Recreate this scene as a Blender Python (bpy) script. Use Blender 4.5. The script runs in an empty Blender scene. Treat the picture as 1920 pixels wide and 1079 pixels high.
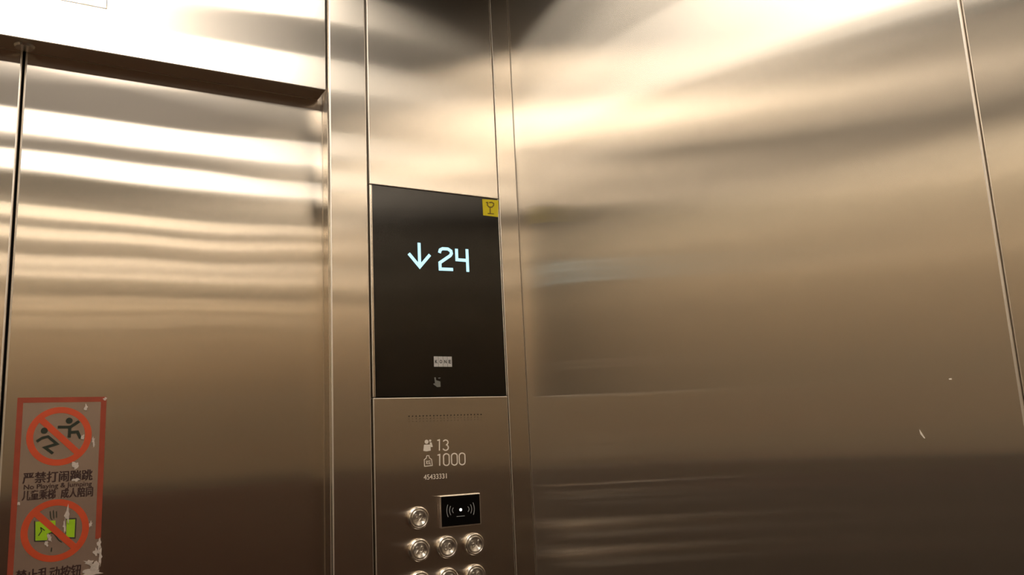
import bpy, bmesh, math, random
from mathutils import Vector, Matrix
random.seed(4)
SC = bpy.context.scene
COL = SC.collection

# ------------------------------------------------------------------ camera
F = 1588.0; CX, CY = 960.0, 540.0
AX = Vector((2782, 165, F)).normalized()          # room axes seen in the camera
AZ = Vector((-407, -8430, F)).normalized()
AY = AZ.cross(AX) * -1
if AY.z < 0: AY = -AY
S = 1.328                                          # camera to front wall, metres
CAMZ = 1.484
R = Matrix(((AX.x, -AX.y, -AX.z), (AY.x, -AY.y, -AY.z), (AZ.x, -AZ.y, -AZ.z)))
cam_data = bpy.data.cameras.new('camera')
cam_data.sensor_width = 36.0; cam_data.lens = F / 1920 * 36.0
cam_data.clip_start = 0.01
cam = bpy.data.objects.new('camera', cam_data); COL.objects.link(cam)
cam.matrix_world = Matrix.Translation((0, -S, CAMZ)) @ R.to_4x4()
SC.camera = cam

# ------------------------------------------------------------------ light / exposure
SC.view_settings.view_transform = 'Standard'; SC.view_settings.look = 'None'
SC.view_settings.gamma = 1.0; SC.view_settings.use_curve_mapping = False
SC.view_settings.exposure = 0.0
LAMP = 6.6                                         # emission of the ceiling light strips
LAMP_COLOR = (1.0, 0.91, 0.79)
SC.cycles.max_bounces = 24; SC.cycles.glossy_bounces = 20; SC.cycles.diffuse_bounces = 5
SC.cycles.transparent_max_bounces = 16
SC.cycles.use_denoising = True
SC.cycles.sample_clamp_indirect = 12.0
w = bpy.data.worlds.new('world'); SC.world = w; w.use_nodes = True
w.node_tree.nodes['Background'].inputs[0].default_value = (0, 0, 0, 1)
w.node_tree.nodes['Background'].inputs[1].default_value = 0.0

# room numbers, in metres
XR = 0.5995 * S                                    # right wall
XC = -0.0177 * S                                   # door seam
XL = XC - (XR - XC)                                # left wall
DEPTH = 1.40 * S
YB = -DEPTH                                        # back wall
ZC = CAMZ + 0.728 * S                              # light ceiling
ZTOP = ZC + 0.16
DY = 0.034 * S                                     # door plane behind front wall
HEAD = CAMZ + 0.4637 * S                           # underside of header
BORDER = 0.235 * S

# ------------------------------------------------------------------ materials
def node_mat(name):
    m = bpy.data.materials.new(name); m.use_nodes = True
    nt = m.node_tree; nt.nodes.clear()
    out = nt.nodes.new('ShaderNodeOutputMaterial')
    return m, nt, out

def steel(name, color, ax, ay, wave=0.0, haze=0.1, hx=0.5, hy=0.1, tangent='UV',
          wave_scale=(2.2, 2.2, 3.5), seed=0.0, grain=0.0):
    """ax / ay: microfacet spread across and along the vertical hairlines"""
    ra = lambda a, b: (math.sqrt(math.sqrt(a * b)), math.sqrt(b / a) - 1 if a > b else 1 - math.sqrt(a / b))
    (rough, aniso), (hrough, haniso) = ra(ax, ay), ra(hx, hy)
    m, nt, out = node_mat(name)
    N = nt.nodes.new; L = nt.links.new
    g = N('ShaderNodeBsdfAnisotropic'); g.distribution = 'GGX'
    g.inputs['Roughness'].default_value = rough
    g.inputs['Anisotropy'].default_value = aniso
    t = N('ShaderNodeTangent')
    if tangent == 'UV':
        t.direction_type = 'UV_MAP'; t.uv_map = 'uv'
    else:
        t.direction_type = 'RADIAL'; t.axis = 'Y'
    L(t.outputs[0], g.inputs['Tangent'])
    h = N('ShaderNodeBsdfAnisotropic'); h.distribution = 'GGX'
    h.inputs['Roughness'].default_value = hrough
    h.inputs['Anisotropy'].default_value = haniso
    L(t.outputs[0], h.inputs['Tangent'])
    mx = N('ShaderNodeMixShader'); mx.inputs[0].default_value = haze
    L(g.outputs[0], mx.inputs[1]); L(h.outputs[0], mx.inputs[2]); L(mx.outputs[0], out.inputs[0])
    tc = N('ShaderNodeTexCoord')
    # brushed grain: fine vertical hairlines in the colour
    mp = N('ShaderNodeMapping'); mp.inputs['Scale'].default_value = (700, 700, 6)
    n = N('ShaderNodeTexNoise'); n.inputs['Scale'].default_value = 1.0; n.inputs['Detail'].default_value = 2
    L(tc.outputs['Object'], mp.inputs[0]); L(mp.outputs[0], n.inputs['Vector'])
    cr = N('ShaderNodeMapRange'); cr.inputs['To Min'].default_value = 1 - grain; cr.inputs['To Max'].default_value = 1 + grain * 0.4
    L(n.outputs['Fac'], cr.inputs['Value'])
    mul = N('ShaderNodeVectorMath'); mul.operation = 'SCALE'; mul.inputs[0].default_value = color
    L(cr.outputs[0], mul.inputs['Scale'])
    L(mul.outputs[0], g.inputs['Color']); L(mul.outputs[0], h.inputs['Color'])
    if wave:
        mp2 = N('ShaderNodeMapping'); mp2.inputs['Scale'].default_value = wave_scale
        mp2.inputs['Location'].default_value = (seed, seed * 1.7, seed * 0.6)
        n2 = N('ShaderNodeTexNoise'); n2.inputs['Scale'].default_value = 1.0; n2.inputs['Detail'].default_value = 0.5
        L(tc.outputs['Object'], mp2.inputs[0]); L(mp2.outputs[0], n2.inputs['Vector'])
        b = N('ShaderNodeBump'); b.inputs['Distance'].default_value = wave; b.inputs['Strength'].default_value = 1.0
        L(n2.outputs['Fac'], b.inputs['Height'])
        L(b.outputs[0], g.inputs['Normal']); L(b.outputs[0], h.inputs['Normal'])
    return m

def plain(name, color, rough=0.5, metallic=0.0, emit=None, strength=0.0, alpha=1.0, noise=0.0, nscale=30, coat=0.0, spec=0.5):
    m, nt, out = node_mat(name)
    p = nt.nodes.new('ShaderNodeBsdfPrincipled')
    p.inputs['Base Color'].default_value = (*color, 1); p.inputs['Roughness'].default_value = rough
    p.inputs['Metallic'].default_value = metallic; p.inputs['Coat Weight'].default_value = coat
    p.inputs['Specular IOR Level'].default_value = spec
    p.inputs['Alpha'].default_value = alpha
    if emit:
        p.inputs['Emission Color'].default_value = (*emit, 1); p.inputs['Emission Strength'].default_value = strength
    if noise:
        tc = nt.nodes.new('ShaderNodeTexCoord'); n = nt.nodes.new('ShaderNodeTexNoise')
        n.inputs['Scale'].default_value = nscale; n.inputs['Detail'].default_value = 4
        r = nt.nodes.new('ShaderNodeMapRange'); r.inputs['To Min'].default_value = 1 - noise; r.inputs['To Max'].default_value = 1 + noise
        v = nt.nodes.new('ShaderNodeVectorMath'); v.operation = 'SCALE'; v.inputs[0].default_value = color
        nt.links.new(tc.outputs['Object'], n.inputs['Vector']); nt.links.new(n.outputs['Fac'], r.inputs['Value'])
        nt.links.new(r.outputs[0], v.inputs['Scale']); nt.links.new(v.outputs[0], p.inputs['Base Color'])
    nt.links.new(p.outputs[0], out.inputs[0])
    return m

STEEL = (0.80, 0.725, 0.63)
M = {}
M['door'] = steel('brushed_steel_door', STEEL, 0.22, 0.0018, wave=0.0030, seed=3.1)
M['header'] = steel('brushed_steel_header', STEEL, 0.14, 0.003, wave=0.001, seed=5.0)
M['column'] = steel('brushed_steel_column', STEEL, 0.16, 0.004, wave=0.0006, seed=1.0)
M['panel'] = steel('brushed_steel_panel', STEEL, 0.18, 0.005, wave=0.0006, seed=7.0)
M['side'] = steel('brushed_steel_side_wall', STEEL, 0.33, 0.004, haze=0.20, hy=0.28, wave=0.0035, seed=2.3, wave_scale=(1.2, 1.2, 1.6))
M['rear'] = steel('brushed_steel_rear_wall', STEEL, 0.22, 0.0018, haze=0.18, hy=0.25, wave=0.0004, seed=9.0)
M['left'] = steel('brushed_steel_left_wall', (0.94, 0.84, 0.665), 0.35, 0.02, haze=0.5, hx=0.6, hy=0.5, wave=0.0004, seed=6.0)
M['turned'] = steel('turned_steel', (0.90, 0.85, 0.78), 0.03, 0.35, haze=0.2, hx=0.2, hy=0.3, tangent='RADIAL', grain=0.0)
M['rim'] = plain('polished_steel_rim', (0.92, 0.87, 0.80), 0.26, 1.0)
M['edge'] = plain('satin_cut_edge', (0.86, 0.79, 0.70), 0.42, 1.0)
M['gap'] = plain('dark_gap', (0.02, 0.015, 0.012), 0.8)
M['recess'] = plain('dark_ceiling_recess', (0.035, 0.025, 0.018), 0.7, noise=0.1)
M['ceiling'] = plain('ceiling_panel_added_glow', (0.85, 0.83, 0.79), 0.5, emit=(1.0, 0.93, 0.86), strength=0.26)  # emission added to lift the grey bands reflected between the strips
M['lamp'] = plain('lit_diffuser', (0.8, 0.8, 0.8), 0.5, emit=LAMP_COLOR, strength=LAMP)
M['board_rear'] = plain('added_red_board', (0.11, 0.046, 0.028), 0.6, noise=0.15, nscale=12)  # for the added back board that tints the doors' lower reflection
M['board'] = plain('added_dark_board', (0.022, 0.010, 0.005), 0.7, noise=0.25, nscale=12)  # for the added left board that darkens the right wall's lower reflection
M['floor'] = plain('dark_stone_floor', (0.10, 0.062, 0.036), 0.4, noise=0.35, nscale=60)
M['glass'] = plain('black_display_glass', (0.004, 0.003, 0.002), 0.09, spec=0.7)
M['digits'] = plain('lit_display_segments', (0.2, 0.3, 0.35), 0.5, emit=(0.50, 0.86, 1.0), strength=1.15)
M['plate'] = plain('printed_white', (0.62, 0.60, 0.58), 0.5)
M['plate_ink'] = plain('printed_black', (0.01, 0.01, 0.01), 0.5)
M['icon'] = plain('printed_grey', (0.20, 0.20, 0.18), 0.5)
M['number'] = plain('raised_bright_number', (0.95, 0.90, 0.83), 0.3, 1.0)
M['etch'] = plain('etched_light_marking', (0.97, 0.88, 0.76), 0.6)
M['yellow'] = plain('yellow_vinyl', (0.80, 0.66, 0.01), 0.45, noise=0.06)
M['yellow_ink'] = plain('olive_ink_on_yellow', (0.20, 0.13, 0.01), 0.6)
M['lens'] = plain('black_reader_glass', (0.002, 0.002, 0.002), 0.12)
M['reader_mark'] = plain('reader_marking', (0.45, 0.47, 0.48), 0.5)
M['reader_lamp'] = plain('reader_white_led', (0.8, 0.8, 0.8), 0.5, emit=(1, 1, 1), strength=1.2)
M['film'] = plain('clear_sticker_film', (0.60, 0.43, 0.34), 0.35, alpha=0.30, noise=0.1)
M['red_border'] = plain('faded_red_print', (0.50, 0.085, 0.04), 0.45, alpha=0.62, noise=0.25, nscale=60)
M['red'] = plain('red_prohibition_print', (0.62, 0.075, 0.02), 0.45, noise=0.15, nscale=60)
M['ink'] = plain('dark_brown_print', (0.030, 0.006, 0.004), 0.6)
M['figure'] = plain('dark_green_print', (0.015, 0.022, 0.010), 0.5)
M['lime'] = plain('lime_print', (0.36, 0.62, 0.01), 0.45, noise=0.1, nscale=80)
M['torn'] = plain('torn_white_film', (0.72, 0.62, 0.54), 0.6, alpha=0.75, noise=0.3, nscale=300)
M['label_film'] = plain('clear_label_film', (0.9, 0.9, 0.88), 0.3, alpha=0.10)
M['label_line'] = plain('grey_label_outline', (0.30, 0.29, 0.27), 0.5, alpha=0.6)
M['label_yellow'] = plain('pale_yellow_print', (0.75, 0.72, 0.25), 0.5, alpha=0.15)

# ------------------------------------------------------------------ mesh helpers
def finish(name, bm, mat, parent=None, bevel=0.0, seg=2, smooth=False):
    bmesh.ops.recalc_face_normals(bm, faces=bm.faces)
    uv = bm.loops.layers.uv.new('uv')
    for f in bm.faces:
        n = f.normal
        if smooth: f.smooth = True
        for l in f.loops:
            c = l.vert.co
            if abs(n.z) > 0.8: l[uv].uv = (c.x, c.y)
            elif abs(n.x) > abs(n.y): l[uv].uv = (c.y, c.z)
            else: l[uv].uv = (c.x, c.z)
    me = bpy.data.meshes.new(name); bm.to_mesh(me); bm.free()
    me.materials.append(mat)
    o = bpy.data.objects.new(name, me); COL.objects.link(o)
    if bevel:
        b = o.modifiers.new('bevel', 'BEVEL'); b.width = bevel; b.segments = seg; b.limit_method = 'ANGLE'
        if mat.name.startswith('brushed'):
            me.materials.append(M['edge']); b.material = 1
    if parent: o.parent = parent
    return o

def add_box(bm, x0, x1, y0, y1, z0, z1):
    vs = [bm.verts.new((x, y, z)) for x in (x0, x1) for y in (y0, y1) for z in (z0, z1)]
    for q in ((0,1,3,2), (4,6,7,5), (0,4,5,1), (2,3,7,6), (0,2,6,4), (1,5,7,3)):
        bm.faces.new([vs[i] for i in q])

def box(name, x0, x1, y0, y1, z0, z1, mat, parent=None, bevel=0.0, seg=2):
    bm = bmesh.new(); add_box(bm, x0, x1, y0, y1, z0, z1)
    return finish(name, bm, mat, parent, bevel, seg)

def prism(name, poly, z0, z1, mat, parent=None, bevel=0.0):
    """extrude an (x, y) outline upwards"""
    bm = bmesh.new()
    a = [bm.verts.new((x, y, z0)) for x, y in poly]; b = [bm.verts.new((x, y, z1)) for x, y in poly]
    bm.faces.new(a[::-1]); bm.faces.new(b); n = len(poly)
    for i in range(n): bm.faces.new((a[i], a[(i+1) % n], b[(i+1) % n], b[i]))
    return finish(name, bm, mat, parent, bevel)

def add_slab(bm, pts, y, t):
    """flat outline in (x, z) standing on the plane y, thickness t towards the room"""
    a = [bm.verts.new((x, y, z)) for x, z in pts]; b = [bm.verts.new((x, y - t, z)) for x, z in pts]
    bm.faces.new(a); bm.faces.new(b[::-1]); n = len(pts)
    for i in range(n): bm.faces.new((a[i], b[i], b[(i+1) % n], a[(i+1) % n]))

def slab(name, pts, y, t, mat, parent=None, bevel=0.0):
    bm = bmesh.new(); add_slab(bm, pts, y, t)
    return finish(name, bm, mat, parent, bevel)

def add_stroke(bm, pts, w, y, t):
    """mitred line of width w through (x, z) points"""
    P = [Vector(p) for p in pts]; n = len(P); Lf, Rt = [], []
    for i in range(n):
        d0 = (P[i] - P[i-1]).normalized() if i else None
        d1 = (P[i+1] - P[i]).normalized() if i < n-1 else None
        if d0 is None: d0 = d1
        if d1 is None: d1 = d0
        n0 = Vector((-d0.y, d0.x)); n1 = Vector((-d1.y, d1.x)); m = (n0 + n1)
        m = m.normalized() if m.length > 1e-4 else n0
        k = w / 2 / max(0.45, m.dot(n0))
        Lf.append(P[i] + m * k); Rt.append(P[i] - m * k)
    for i in range(n - 1):
        add_slab(bm, [Lf[i], Lf[i+1], Rt[i+1], Rt[i]], y, t)

def circle_pts(cx, cz, r, n=32, rz=None):
    rz = rz or r
    return [(cx + r * math.cos(2*math.pi*i/n), cz + rz * math.sin(2*math.pi*i/n)) for i in range(n)]

def add_ring(bm, cx, cz, r0, r1, y, t, n=64, k=1.0):
    for i in range(n):
        a0, a1 = 2*math.pi*i/n, 2*math.pi*(i+1)/n
        q = [(cx + r*math.cos(a), cz + r*k*math.sin(a)) for r, a in ((r0, a0), (r1, a0), (r1, a1), (r0, a1))]
        add_slab(bm, q, y, t)

def add_lathe(bm, cx, cz, y, prof, n=48):
    """profile of (radius, height out of the wall) turned about the axis normal to the front wall"""
    rings = []
    for r, h in prof:
        if r < 1e-6: rings.append([bm.verts.new((cx, y - h, cz))])
        else: rings.append([bm.verts.new((cx + r*math.cos(2*math.pi*i/n), y - h, cz + r*math.sin(2*math.pi*i/n))) for i in range(n)])
    for A, B in zip(rings, rings[1:]):
        for i in range(n):
            j = (i + 1) % n
            if len(A) == 1 and len(B) == 1: continue
            if len(A) == 1: bm.faces.new((A[0], B[i], B[j]))
            elif len(B) == 1: bm.faces.new((A[i], A[j], B[0]))
            else: bm.faces.new((A[i], A[j], B[j], B[i]))

def text_mesh(name, body, x0, x1, z0, z1, y, t, mat, parent=None, bold=0.0, strike=0.0):
    """lettering fitted to a rectangle of the wall"""
    cu = bpy.data.curves.new(name, 'FONT'); cu.body = body; cu.size = 1.0; cu.resolution_u = 4
    cu.offset = bold
    tmp = bpy.data.objects.new('tmp', cu); COL.objects.link(tmp)
    dg = bpy.context.evaluated_depsgraph_get(); dg.update()
    me = bpy.data.meshes.new_from_object(tmp.evaluated_get(dg))
    bpy.data.objects.remove(tmp)
    bm = bmesh.new(); bm.from_mesh(me)
    xs = [v.co.x for v in bm.verts]; ys = [v.co.y for v in bm.verts]
    a, b, c, d = min(xs), max(xs), min(ys), max(ys)
    for v in bm.verts:
        v.co = Vector((x0 + (v.co.x-a)/(b-a)*(x1-x0), y - t, z0 + (v.co.y-c)/(d-c)*(z1-z0)))
    if strike:                                      # heavy lettering: struck several times, slightly shifted
        src = list(bm.verts) + list(bm.edges) + list(bm.faces)
        for k, (ex, ez) in enumerate(((strike, 0), (-strike, 0), (0, strike*0.7))):
            d = bmesh.ops.duplicate(bm, geom=src)
            for e in d['geom']:
                if isinstance(e, bmesh.types.BMVert): e.co += Vector((ex, -0.00002*(k+1), ez))
    r = bmesh.ops.extrude_face_region(bm, geom=list(bm.faces))
    for e in r['geom']:
        if isinstance(e, bmesh.types.BMVert): e.co.y += t
    return finish(name, bm, mat, parent)

def thing(name, label, cat, loc, group=None):
    o = bpy.data.objects.new(name, None); COL.objects.link(o); o.location = loc; o.empty_display_size = 0.05
    o['label'] = label; o['category'] = cat
    if group: o['group'] = group
    return o
def settle(root):
    """children were modelled in room coordinates; hang them under the thing's base"""
    off = root.location.copy()
    for ch in root.children:
        if ch.type == 'MESH' and not ch.get('_s'):
            ch.location = -off + ch.location
def tag(o, label, cat, group=None):
    o['label'] = label; o['category'] = cat
    if group: o['group'] = group
    return o
def struct(o):
    o['kind'] = 'structure'; return o

def ray(u, v):
    d = Vector((u - CX, v - CY, F))
    return Vector((d.dot(AX), d.dot(AY), d.dot(AZ)))
def wp(u, v, y=0.0):
    """where the photo's pixel meets the plane at depth y of the front wall: (x, z)"""
    r = ray(u, v); k = (S + y) / r.y
    return (r.x * k, CAMZ + r.z * k)

# ------------------------------------------------------------------ the cabin shell
T = 0.03
struct(box('floor', XL - T, XR + T, YB - T, 0.25, -0.05, 0, M['floor']))
struct(box('ceiling', XL - T, XR + T, YB - T, 0.25, ZTOP, ZTOP + 0.04, M['recess']))

# front wall: header over the door, columns beside it, filler by the corner
def empty_struct(name, loc):
    o = bpy.data.objects.new(name, None); COL.objects.link(o); o.location = loc; o['kind'] = 'structure'; return o
fw = empty_struct('wall_front', (0, 0, 0))
JX = 0.3225 * S; JLX = 2 * XC - JX
box('header_panel', JLX + 0.003, JX - 0.0035, 0, DY, HEAD, ZTOP, M['header'], fw, bevel=0.0012)
colr = [(JX + 0.003, 0), (JX, 0.004), (JX + 0.004, DY), (0.3742*S, DY), (0.3742*S, 0.0)]
prism('door_column', colr, 0, ZTOP, M['column'], fw, bevel=0.0016)
prism('door_column', [(2*XC - x, y) for x, y in colr][::-1], 0, ZTOP, M['column'], fw, bevel=0.0016)
box('corner_strip', 0.5690*S, XR - 0.0009, 0, 0.02, 0, ZTOP, M['column'], fw, bevel=0.0012)
box('left_return_panel', XL + 0.0015, 2*XC - 0.3755*S, 0, 0.02, 0, ZTOP, M['column'], fw, bevel=0.0012)
box('backing_sheet', XL - T, XR + T, 0.085, 0.10, 0, ZTOP, M['gap'], fw)
box('gap_filler', 0.36*S, XR + T, 0.03, 0.04, 0, ZTOP, M['gap'], fw)

# centre-opening door leaves
g = 0.0017
struct(box('door_1', XC + g, XC + 0.40*S, DY + 0.0005, DY + 0.03, 0.006, HEAD + 0.03, M['door'], bevel=0.0028, seg=3))
struct(box('door_2', XC - 0.40*S, XC - g, DY + 0.0005, DY + 0.03, 0.006, HEAD + 0.03, M['door'], bevel=0.0028, seg=3))

# right wall: two tall sheets meeting at a bevelled seam
YS = -(1 - 0.336) * S
wr = empty_struct('wall_right', (XR, YS, 0))
for nm, y0, y1 in (('wall_sheet', YS + 0.0006, 0.03), ('wall_sheet', YB, YS - 0.0006)):
    o = box(nm, XR, XR + 0.02, y0, y1, 0, ZTOP, M['side'], wr, bevel=0.0022, seg=3)
box('seam_backing', XR + 0.012, XR + T, YB, 0.05, 0, ZTOP, M['gap'], wr)
def RWP(u, v):
    r_ = ray(u, v); k = XR / r_.x
    return (-S + r_.y * k, CAMZ + r_.z * k)
bm = bmesh.new()
for pts in ([(1724, 806), (1728, 812), (1735, 823), (1733, 823), (1726, 815)], [(1779, 711), (1784, 710), (1785, 713), (1780, 713)]):
    a_ = [bm.verts.new((XR - 0.0001, *RWP(*p))) for p in pts]; b_ = [bm.verts.new((XR - 0.0003, *RWP(*p))) for p in pts]
    bm.faces.new(a_); bm.faces.new(b_[::-1])
    for i in range(len(pts)): bm.faces.new((a_[i], b_[i], b_[(i+1) % len(pts)], a_[(i+1) % len(pts)]))
finish('scratch', bm, M['etch'], wr)
settle(wr)

# left and back walls, seen only as reflections
ZBRD = CAMZ - 0.066 * S
wl = empty_struct('wall_left', (XL, YS, 0))
box('wall_sheet', XL - 0.02, XL, YS + 0.0018, 0, 0, ZTOP, M['left'], wl, bevel=0.003)
box('wall_sheet', XL - 0.02, XL, YB, YS - 0.0018, 0, ZTOP, M['left'], wl, bevel=0.003)
box('added_reflection_board', XL, XL + 0.006, YB + 0.006, -0.01, 0.02, ZBRD, M['board'], wl)  # unseen board added to put a dark band in the right wall's reflection
settle(wl)
wb = empty_struct('wall_back', (XC, YB, 0))
box('wall_sheet', XL, XC - 0.0018, YB - 0.02, YB, 0, ZTOP, M['rear'], wb, bevel=0.003)
box('wall_sheet', XC + 0.0018, XR, YB - 0.02, YB, 0, ZTOP, M['rear'], wb, bevel=0.003)
box('added_reflection_board', XL + 0.006, XR - 0.006, YB, YB + 0.006, 0.02, ZBRD, M['board_rear'], wb)  # unseen board added to give the doors a reddish dark lower reflection
settle(wb)

# suspended ceiling with four lit strips between panels given an added glow
cx0, cx1 = -0.22 * S, XR - BORDER
L_ = DEPTH / S
strips = [(0.205, 0.315), (0.455, 0.600), (0.832, 0.985), (1.100, 1.242)]
sus = empty_struct('trim_1', ((cx0+cx1)/2, YB/2, ZC))
LX0, LX1 = XC - 0.165*S, 0.118*S
edges = [0.200] + [v for s in strips for v in s] + [1.250]
for i in range(0, len(edges), 2):
    for xa, xb in (((cx0, LX0), (LX1, cx1)) if i == 2 else ((cx0, cx1),)):
        box('ceiling_panel', xa, xb, -edges[i+1]*S, -edges[i]*S, ZC, ZC + 0.03, M['ceiling'], sus)
settle(sus)
for i, (a, b) in enumerate(strips):
    t = thing('ceiling_light', ['long ceiling light strip nearest the lift door', 'long ceiling light strip second from the lift door',
              'long ceiling light strip second from the back wall', 'long ceiling light strip nearest the back wall'][i],
              'ceiling light', ((cx0+cx1)/2, -(a+b)/2*S, ZC), 'ceiling light strips across the cabin')
    box('diffuser', cx0 + 0.004, cx1 - 0.004, -b*S + 0.002, -a*S - 0.002, ZC + 0.004, ZC + 0.012, M['lamp'], t)
    box('housing', cx0 + 0.001, cx1 - 0.001, -b*S + 0.0005, -a*S - 0.0005, ZC + 0.013, ZC + 0.04, M['rim'], t)
    settle(t)
# short lit panel added between the two nearest strips to whiten the header reflection
t = thing('ceiling_light', 'added short square ceiling light between the two long strips nearest the lift door', 'ceiling light', (XC, -(0.31+0.457)/2*S, ZC))
box('diffuser', LX0 + 0.003, LX1 - 0.003, -0.457*S + 0.002, -0.31*S - 0.002, ZC + 0.004, ZC + 0.012, M['lamp'], t)
box('housing', LX0 + 0.001, LX1 - 0.001, -0.457*S + 0.001, -0.31*S - 0.001, ZC + 0.013, ZC + 0.04, M['rim'], t)
settle(t)

# ------------------------------------------------------------------ control panel
PY = -0.002                                        # face of the panel
cop = thing('control_panel', 'tall brushed steel lift control panel with black display and round floor buttons', 'control panel', (0.4712*S, 0.02, CAMZ))
px0, px1 = 0.3762*S, 0.5672*S
dz0, dz1 = CAMZ + 0.0683*S, CAMZ + 0.3430*S
dx0, dx1 = 0.3800*S, 0.5655*S
box('upper_faceplate', px0, px1, PY, 0.018, dz1 + 0.0006, ZTOP - 0.002, M['panel'], cop, bevel=0.0016, seg=3)
box('lower_faceplate', px0, px1, PY, 0.018, 0.3, dz0 - 0.0008, M['panel'], cop, bevel=0.0016, seg=3)
box('side_rail', px0, dx0 - 0.0003, PY, 0.018, dz0, dz1, M['panel'], cop, bevel=0.001)
box('side_rail', dx1 + 0.0003, px1, PY, 0.018, dz0, dz1, M['panel'], cop, bevel=0.0008)
disp = box('display_screen', dx0, dx1, PY + 0.0004, 0.018, dz0, dz1, M['glass'], cop, bevel=0.0005)
disp['label'] = 'black glass display showing a down arrow and 24'
YD = PY + 0.0004
sw = 0.0056
bm = bmesh.new()
add_stroke(bm, [wp(784.9, 456.5), wp(786.2, 499)], sw, YD, 0.0005)
add_stroke(bm, [wp(765.6, 476.5), wp(786.3, 501.5), wp(805.3, 479)], sw, YD, 0.0006)
arrow = finish('down_arrow', bm, M['digits'], disp)
bm = bmesh.new()
add_stroke(bm, [wp(823.2, 475.5), wp(824.6, 469.8), wp(829, 467.6), wp(839, 468.2), wp(844.6, 472), wp(845.6, 476.5), wp(843.5, 480.5), wp(824, 493.8), wp(824.6, 505.7), wp(848.6, 506.6)], sw, YD, 0.0006)
finish('digit', bm, M['digits'], disp)
bm = bmesh.new()
add_stroke(bm, [wp(855, 467.8), wp(855.8, 488.2), wp(873.5, 489.6)], sw, YD, 0.0006)
add_stroke(bm, [wp(874.6, 468.5), wp(876.4, 511)], sw, YD, 0.0005)
finish('digit', bm, M['digits'], disp)
# maker's plate
a = wp(812.5, 669.5); b = wp(847, 689)
plx0, plx1, plz1, plz0 = a[0], b[0], a[1], b[1]
bm = bmesh.new(); gw = (plx1 - plx0) / 4
for i in range(4):
    add_box(bm, plx0 + i*gw + (0.0003 if i else 0), plx0 + (i+1)*gw - 0.0003, YD - 0.0005, YD, plz0, plz1)
finish('maker_plate', bm, M['plate'], disp)
zc = (plz0 + plz1)/2; hh = (plz1 - plz0) * 0.17
for i, ch in enumerate('KONE'):
    text_mesh('plate_letter', ch, plx0 + (i+0.24)*gw, plx0 + (i+0.78)*gw, zc - hh, zc + hh, YD - 0.0005, 0.0003, M['plate_ink'], disp, bold=0.02)
# touch hand icon
def PZ(pts, y=0.0): return [wp(u, v, y) for u, v in pts]
bm = bmesh.new()
add_slab(bm, PZ([(813.5, 709), (816.2, 708.5), (816.8, 714), (824.8, 716.6), (825.2, 726.5), (819, 727), (811.5, 721.5), (813, 719.8), (815, 720.5)]), YD, 0.0004)
add_slab(bm, PZ([(820.5, 709.5), (825, 709), (825, 710.5), (822, 711.5)]), YD, 0.0004)
finish('touch_icon', bm, M['icon'], disp)

# loudspeaker holes
bm = bmesh.new()
zt = wp(835, 780)[1]; hx0 = wp(766, 781)[0]; hx1 = wp(901, 779)[0]
for i in range(22):
    x = hx0 + (hx1 - hx0) * i / 21
    for k in range(3):
        add_slab(bm, circle_pts(x, zt - k*0.0044, 0.0011 if k == 0 else 0.0006, 10), PY + 0.0002, 0.0003)
finish('speaker_holes', bm, M['gap'], cop)

# capacity marking
def txt(name, body, u0, v0, u1, v1, y, t, mat, parent, bold=0.0, strike=0.0):
    um, vm = (u0+u1)/2, (v0+v1)/2
    text_mesh(name, body, wp(u0, vm, y)[0], wp(u1, vm, y)[0], wp(um, v1, y)[1], wp(um, v0, y)[1], y, t, mat, parent, bold, strike)
def PP(pts): return PZ(pts, PY)
def numeral(digit, u, v0, v1, wd):
    """single-stroke numeral between photo rows v0 and v1, u its centre column"""
    h = v1 - v0
    if digit == '1': lines = [[(-0.16, 0.10), (0.02, 0.04), (0.02, 1.0)]]
    elif digit == '0': lines = [[(0.25*math.cos(a), 0.5 + (0.25 if math.sin(a) > 0 else -0.25) + 0.25*math.sin(a)) for a in [2*math.pi*(i/16) + 0.01 for i in range(17)]]]
    else:
        up = [(0.0 + 0.22*math.cos(a), 0.27 + 0.22*math.sin(a)) for a in [math.pi*(1.12 + i/8*1.33) for i in range(9)]]
        lo = [(0.0 + 0.25*math.cos(a), 0.73 + 0.25*math.sin(a)) for a in [math.pi*(-0.45 + i/8*1.33) for i in range(9)]]
        lines = [up, lo]
    bm = bmesh.new()
    for k, l in enumerate(lines): add_stroke(bm, PP([(u + x*h, v0 + y*h) for x, y in l]), wd, PY, 0.0003 + 0.00003*k)
    finish('capacity_number', bm, M['etch'], cop)
for d_, u_ in (('1', 823.5), ('3', 835.5)): numeral(d_, u_, 825, 846, 0.0019)
for d_, u_ in (('1', 824), ('0', 837), ('0', 852), ('0', 866.5)): numeral(d_, u_, 852.5 - (u_-824)*0.045, 874.5 - (u_-824)*0.045, 0.0019)
txt('serial_number', '45433331', 794.5, 890, 837.5, 899.5, PY, 0.0003, M['etch'], cop)
def WP(pts): return PZ(pts, PY)
bm = bmesh.new()
c = wp(799.8, 829.6, PY); add_slab(bm, circle_pts(*c, 0.0035, 16), PY, 0.0003)
add_slab(bm, WP([(795, 835), (807, 834.5), (807.5, 846), (800, 847.5), (793.8, 846.5)]), PY, 0.0003)
c = wp(806.6, 827.4, PY); add_slab(bm, circle_pts(*c, 0.0020, 12), PY, 0.0003)
add_slab(bm, WP([(805.5, 831), (809, 830.5), (811.5, 839), (808, 839.6)]), PY, 0.0003)
finish('person_icon', bm, M['etch'], cop)
bm = bmesh.new()
add_stroke(bm, WP([(796, 875.2), (795.5, 863), (799.2, 860.5), (800.3, 855.5), (804, 855.3), (805.5, 860), (809.2, 862.5), (810.6, 874), (795.5, 875.6)]), 0.0013, PY, 0.0003)
add_stroke(bm, WP([(799.5, 864.5), (799.8, 871.5)]), 0.0010, PY, 0.0003)
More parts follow.
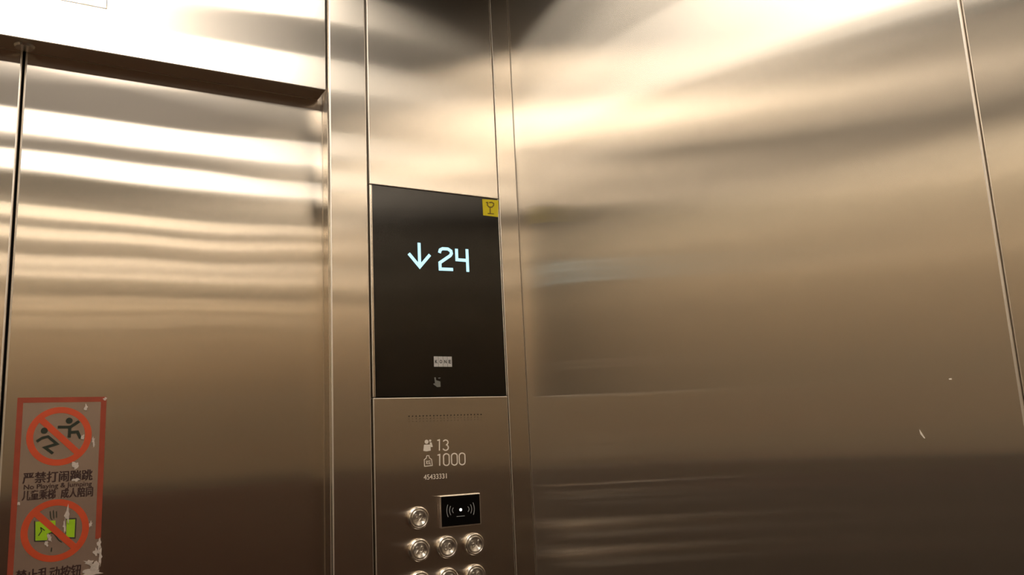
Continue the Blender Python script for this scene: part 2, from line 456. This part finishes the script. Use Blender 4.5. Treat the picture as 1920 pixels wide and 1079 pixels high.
add_stroke(bm, WP([(802.5, 865), (799.9, 868.5), (802.8, 871.5)]), 0.0010, PY, 0.0003)
add_stroke(bm, WP([(806.8, 865), (804, 865.5), (804.3, 870.5), (806.8, 870.2), (806.8, 864.5), (807, 873)]), 0.0009, PY, 0.0003)
finish('weight_icon', bm, M['etch'], cop)

# card reader
rx0, rz1 = wp(824, 930.5, PY - 0.006)[0], CAMZ - 0.0560*S
rx1, rz0 = wp(901, 955, PY - 0.006)[0], CAMZ - 0.0955*S
rd = box('card_reader', rx0, rx1, PY - 0.0075, PY, rz0, rz1, M['rim'], cop, bevel=0.0012)
rd['label'] = 'black glass card reader in a bright metal frame'
b_ = 0.0022
box('reader_glass', rx0 + b_, rx1 - b_, PY - 0.0079, PY - 0.0074, rz0 + b_, rz1 - b_, M['lens'], rd)
YR = PY - 0.0079
rcx, rcz = wp(863.8, 957, YR)
bm = bmesh.new(); add_slab(bm, circle_pts(rcx, rcz, 0.0024, 20), YR, 0.0004); finish('reader_led', bm, M['reader_lamp'], rd)
bm = bmesh.new()
for sgn in (-1, 1):
    for k, (off, hgt) in enumerate(((0.0135, 0.0042), (0.0185, 0.0072), (0.0235, 0.0100))):
        pts = []
        for i in range(9):
            q = -1 + 2*i/8
            pts.append((rcx + sgn*(off + 0.0022*(1 - q*q)), rcz + q*hgt))
        add_stroke(bm, pts, 0.0009, YR, 0.0003)
add_stroke(bm, [(rcx - 0.008, rcz - 0.0105), (rcx + 0.007, rcz - 0.0105)], 0.0007, YR, 0.0003)
finish('signal_waves', bm, M['reader_mark'], rd)

# floor buttons
BZ = [CAMZ - 0.0805*S, CAMZ - 0.1187*S, CAMZ - 0.1569*S]
BX = [0.4315*S, 0.4690*S, 0.5072*S]
names = [('32', 0, 0), ('29', 0, 1), ('30', 1, 1), ('31', 2, 1), ('26', 0, 2), ('27', 1, 2), ('28', 2, 2)]
for body, ci, ri in names:
    x, z = BX[ci], BZ[ri]
    bm = bmesh.new()
    add_lathe(bm, x, z, PY, [(0.0182, 0), (0.0182, 0.0052), (0.0172, 0.0072), (0.0152, 0.0078), (0.0142, 0.0070), (0.0142, 0.0)])
    bt = finish('floor_button', bm, M['rim'], cop, smooth=True)
    bm = bmesh.new()
    add_lathe(bm, x, z, PY, [(0.0136, 0.001), (0.0136, 0.0074), (0.0128, 0.0083), (0.0112, 0.0083), (0.0106, 0.0073), (0, 0.0067)])
    cap = finish('button_cap', bm, M['turned'], bt, smooth=True)
    text_mesh('button_number', body, x - 0.0066, x + 0.0066, z - 0.0046, z + 0.0052, PY - 0.0066, 0.0012, M['number'], bt, strike=0.0002)
settle(cop)

# ------------------------------------------------------------------ yellow sticker on the display corner
YY = YD
c4 = PZ([(903.2, 374.5), (933.5, 377), (933.2, 408.3), (905.2, 405)])
st = thing('sticker', 'small yellow square sticker with a line drawing on top right corner of the black display', 'sticker', (sum(p[0] for p in c4)/4, YY, c4[2][1]))
slab('sticker_base', c4, YY, 0.0006, M['yellow'], st)
bm = bmesh.new()
def ZY(pts): return [wp(880 + a/18, 360 + b/18) for a, b in pts]
add_stroke(bm, ZY([(540, 380), (600, 380), (590, 470), (640, 530), (740, 540), (800, 480), (800, 410), (740, 375), (650, 385)]), 0.0022, YY - 0.0006, 0.0003)
add_stroke(bm, ZY([(680, 540), (685, 740)]), 0.0020, YY - 0.0006, 0.0003)
add_stroke(bm, ZY([(600, 750), (810, 765)]), 0.0018, YY - 0.0006, 0.0003)
finish('glass_drawing', bm, M['yellow_ink'], st)
settle(st)

# ------------------------------------------------------------------ warning sticker on the door leaf
SY = DY + 0.0005
def DP(pts): return [wp(u, v, SY) for u, v in pts]
sx0 = wp(33, 747, SY)[0]; sx1 = wp(200, 745, SY)[0]; sz1 = wp(110, 746, SY)[1]; sz0 = sz1 - 0.36
ws = thing('warning_sticker', 'clear red-bordered warning sticker with two prohibition signs, peeling at the lower right of the door leaf', 'warning sticker', ((sx0+sx1)/2, SY, sz0))
ws['label'] = 'peeling clear warning sticker with red border and two prohibition signs on the lift door'
slab('sticker_film', [(sx0, sz0), (sx1, sz0), (sx1, sz1), (sx0, sz1)], SY, 0.0003, M['film'], ws)
Y1 = SY - 0.0003
bw = 0.0072
bm = bmesh.new()
add_box(bm, sx0, sx1, Y1 - 0.0002, Y1, sz1 - bw, sz1); add_box(bm, sx0, sx0 + bw, Y1 - 0.0002, Y1, sz0, sz1 - bw)
add_box(bm, sx1 - bw, sx1, Y1 - 0.0002, Y1, sz0 + 0.16, sz1 - bw); add_box(bm, sx0 + bw, sx1, Y1 - 0.0002, Y1, sz0, sz0 + bw)
finish('red_border', bm, M['red_border'], ws)
def sign(u0, v0, u1, v1):
    c = wp((u0+u1)/2, (v0+v1)/2, SY); l = wp(u0, (v0+v1)/2, SY); tt = wp((u0+u1)/2, v0, SY); bb = wp((u0+u1)/2, v1, SY)
    r = (abs(c[0]-l[0]) + (tt[1]-bb[1])/2)/2
    c = (c[0], (tt[1]+bb[1])/2)
    bm = bmesh.new(); add_ring(bm, c[0], c[1], r - 0.0085, r, Y1, 0.0002)
    q = (r - 0.006) * 0.7071
    add_stroke(bm, [(c[0] - q, c[1] + q), (c[0] + q, c[1] - q)], 0.0085, Y1, 0.00025)
    return finish('prohibition_ring', bm, M['red'], ws), c, r
def Z6(pts): return [wp(a/5.995, 740 + b/5.995, SY) for a, b in pts]
Y2 = Y1 - 0.0003
def figure(head, strokes, wd):
    bm = bmesh.new(); c = Z6([head])[0]; add_slab(bm, circle_pts(*c, 0.0043, 20), Y2 + 0.0002, 0.0003)
    for k, s_ in enumerate(strokes): add_stroke(bm, Z6(s_), wd, Y2 + 0.0002, 0.00025 + 0.00003*k)
    finish('running_figure', bm, M['figure'], ws)
sign(49, 764.5, 174, 874)
figure((498, 412), [[(412, 535), (470, 495), (540, 478), (640, 560), (505, 602), (595, 668)]], 0.0036)
figure((778, 300), [[(650, 372), (790, 372), (890, 305)], [(785, 372), (778, 490)], [(785, 432), (870, 425), (905, 500)]], 0.0040)
def dtxt(body, u0, v0, u1, v1, mat, strike=0.0):
    txt('sticker_text', body, u0, v0, u1, v1, Y1, 0.0002, mat, ws, 0.0, strike)
dtxt('严禁打闹蹦跳', 43, 884.5, 173, 905, M['ink'], 0.00035)
dtxt('No Playing & Jumping', 45, 907, 172, 918.5, M['ink'], 0.00015)
dtxt('儿童乘梯  成人陪同', 41.5, 917.5, 174, 936, M['ink'], 0.00035)
sign(40.5, 936, 167, 1056)
bm = bmesh.new(); add_slab(bm, PZ([(66.5, 979.5), (104, 977), (104, 992), (92, 1003), (88, 1014), (66.5, 1015)], SY), Y2 + 0.0003, 0.0001)
finish('green_door_drawing', bm, M['lime'], ws)
bm = bmesh.new(); add_slab(bm, PZ([(125, 975.5), (141, 975), (139.5, 1008.5), (124, 1008)], SY), Y2 + 0.0003, 0.0001)
finish('green_door_drawing', bm, M['lime'], ws)
bm = bmesh.new()
for pts in ([(65, 978), (65, 1016), (88, 1016)], [(123.5, 974), (142.5, 973.5), (141, 1010), (124, 1010)], [(94, 960), (95, 972), (98, 976)], [(100, 958), (101, 974)], [(106, 960), (106, 972)],
            [(72, 1006), (78, 997), (76, 990)], [(76, 990), (84, 996)], [(88, 1003), (96, 1000), (102, 1003), (110, 1014), (116, 1018)], [(97, 1028), (96, 1036)]):
    add_stroke(bm, PZ(pts, SY), 0.0012, Y2 + 0.0003, 0.0002)
finish('figure_drawing', bm, M['figure'], ws)
dtxt('禁止乱动按钮', 30, 1065, 152, 1088, M['ink'], 0.00035)
def shard(u, v, w_, h_, n=15, jag=0.5):
    bm = bmesh.new(); pts = []
    for i in range(n):
        a = -2*math.pi*i/n; k = 1 + random.uniform(-jag, jag)
        pts.append(wp(u + w_/2*math.cos(a)*k, v + h_/2*math.sin(a)*k, SY))
    add_slab(bm, pts, Y2 - 0.00015, 0.0003)
    finish('torn_patch', bm, M['torn'], ws)
for q in ((143, 874, 13, 17), (142, 901, 12, 6), (155.5, 821, 6, 8), (175, 826, 5, 12), (161, 766, 7, 12), (197, 749, 6, 5), (126, 965, 10, 28), (121, 985, 5, 26), (93, 1010, 9, 15),
          (87, 1021, 6, 9), (35, 945.5, 5, 5), (170, 984, 6, 10), (176, 835, 4, 8), (186, 1022, 8, 20), (180, 1036, 10, 12), (167, 1056, 20, 8), (178, 1062, 18, 16), (170, 1076, 34, 12), (188, 1045, 6, 34)):
    shard(*q)
settle(ws)

# ------------------------------------------------------------------ clear label on the header, cap under the header
hx1_, hz0_ = wp(200, 17); hx0_ = hx1_ - 0.21; hz1_ = hz0_ + 0.07
lb = thing('clear_label', 'clear label with thin grey outline on the steel header above the lift door', 'label', ((hx0_+hx1_)/2, 0, hz0_))
slab('label_film', [(hx0_, hz0_), (hx1_, hz0_), (hx1_, hz1_), (hx0_, hz1_)], 0, 0.0003, M['label_film'], lb)
bm = bmesh.new(); add_stroke(bm, [(hx0_, hz0_), (hx1_, hz0_), (hx1_, hz1_)], 0.0012, -0.0003, 0.0002)
finish('label_outline', bm, M['label_line'], lb)
bm = bmesh.new(); p = wp(150, 10); add_box(bm, p[0], p[0] + 0.018, -0.0005, -0.0003, p[1], p[1] + 0.03); finish('label_print', bm, M['label_yellow'], lb)
settle(lb)
bm = bmesh.new()
cy_ = 0.026; n = 28; top = [bm.verts.new((XC + 0.0*S + 0.014*math.cos(2*math.pi*i/n), cy_ + 0.014*math.sin(2*math.pi*i/n), HEAD)) for i in range(n)]
bot = [bm.verts.new((XC + 0.012*math.cos(2*math.pi*i/n), cy_ + 0.012*math.sin(2*math.pi*i/n), HEAD - 0.003)) for i in range(n)]
bm.faces.new(bot)
bm.faces.new(top[::-1])
for i in range(n): bm.faces.new((top[i], top[(i+1) % n], bot[(i+1) % n], bot[i]))
cap = finish('round_cap', bm, M['rim'])
tag(cap, 'small round metal cap under the header right above the door seam', 'cap')
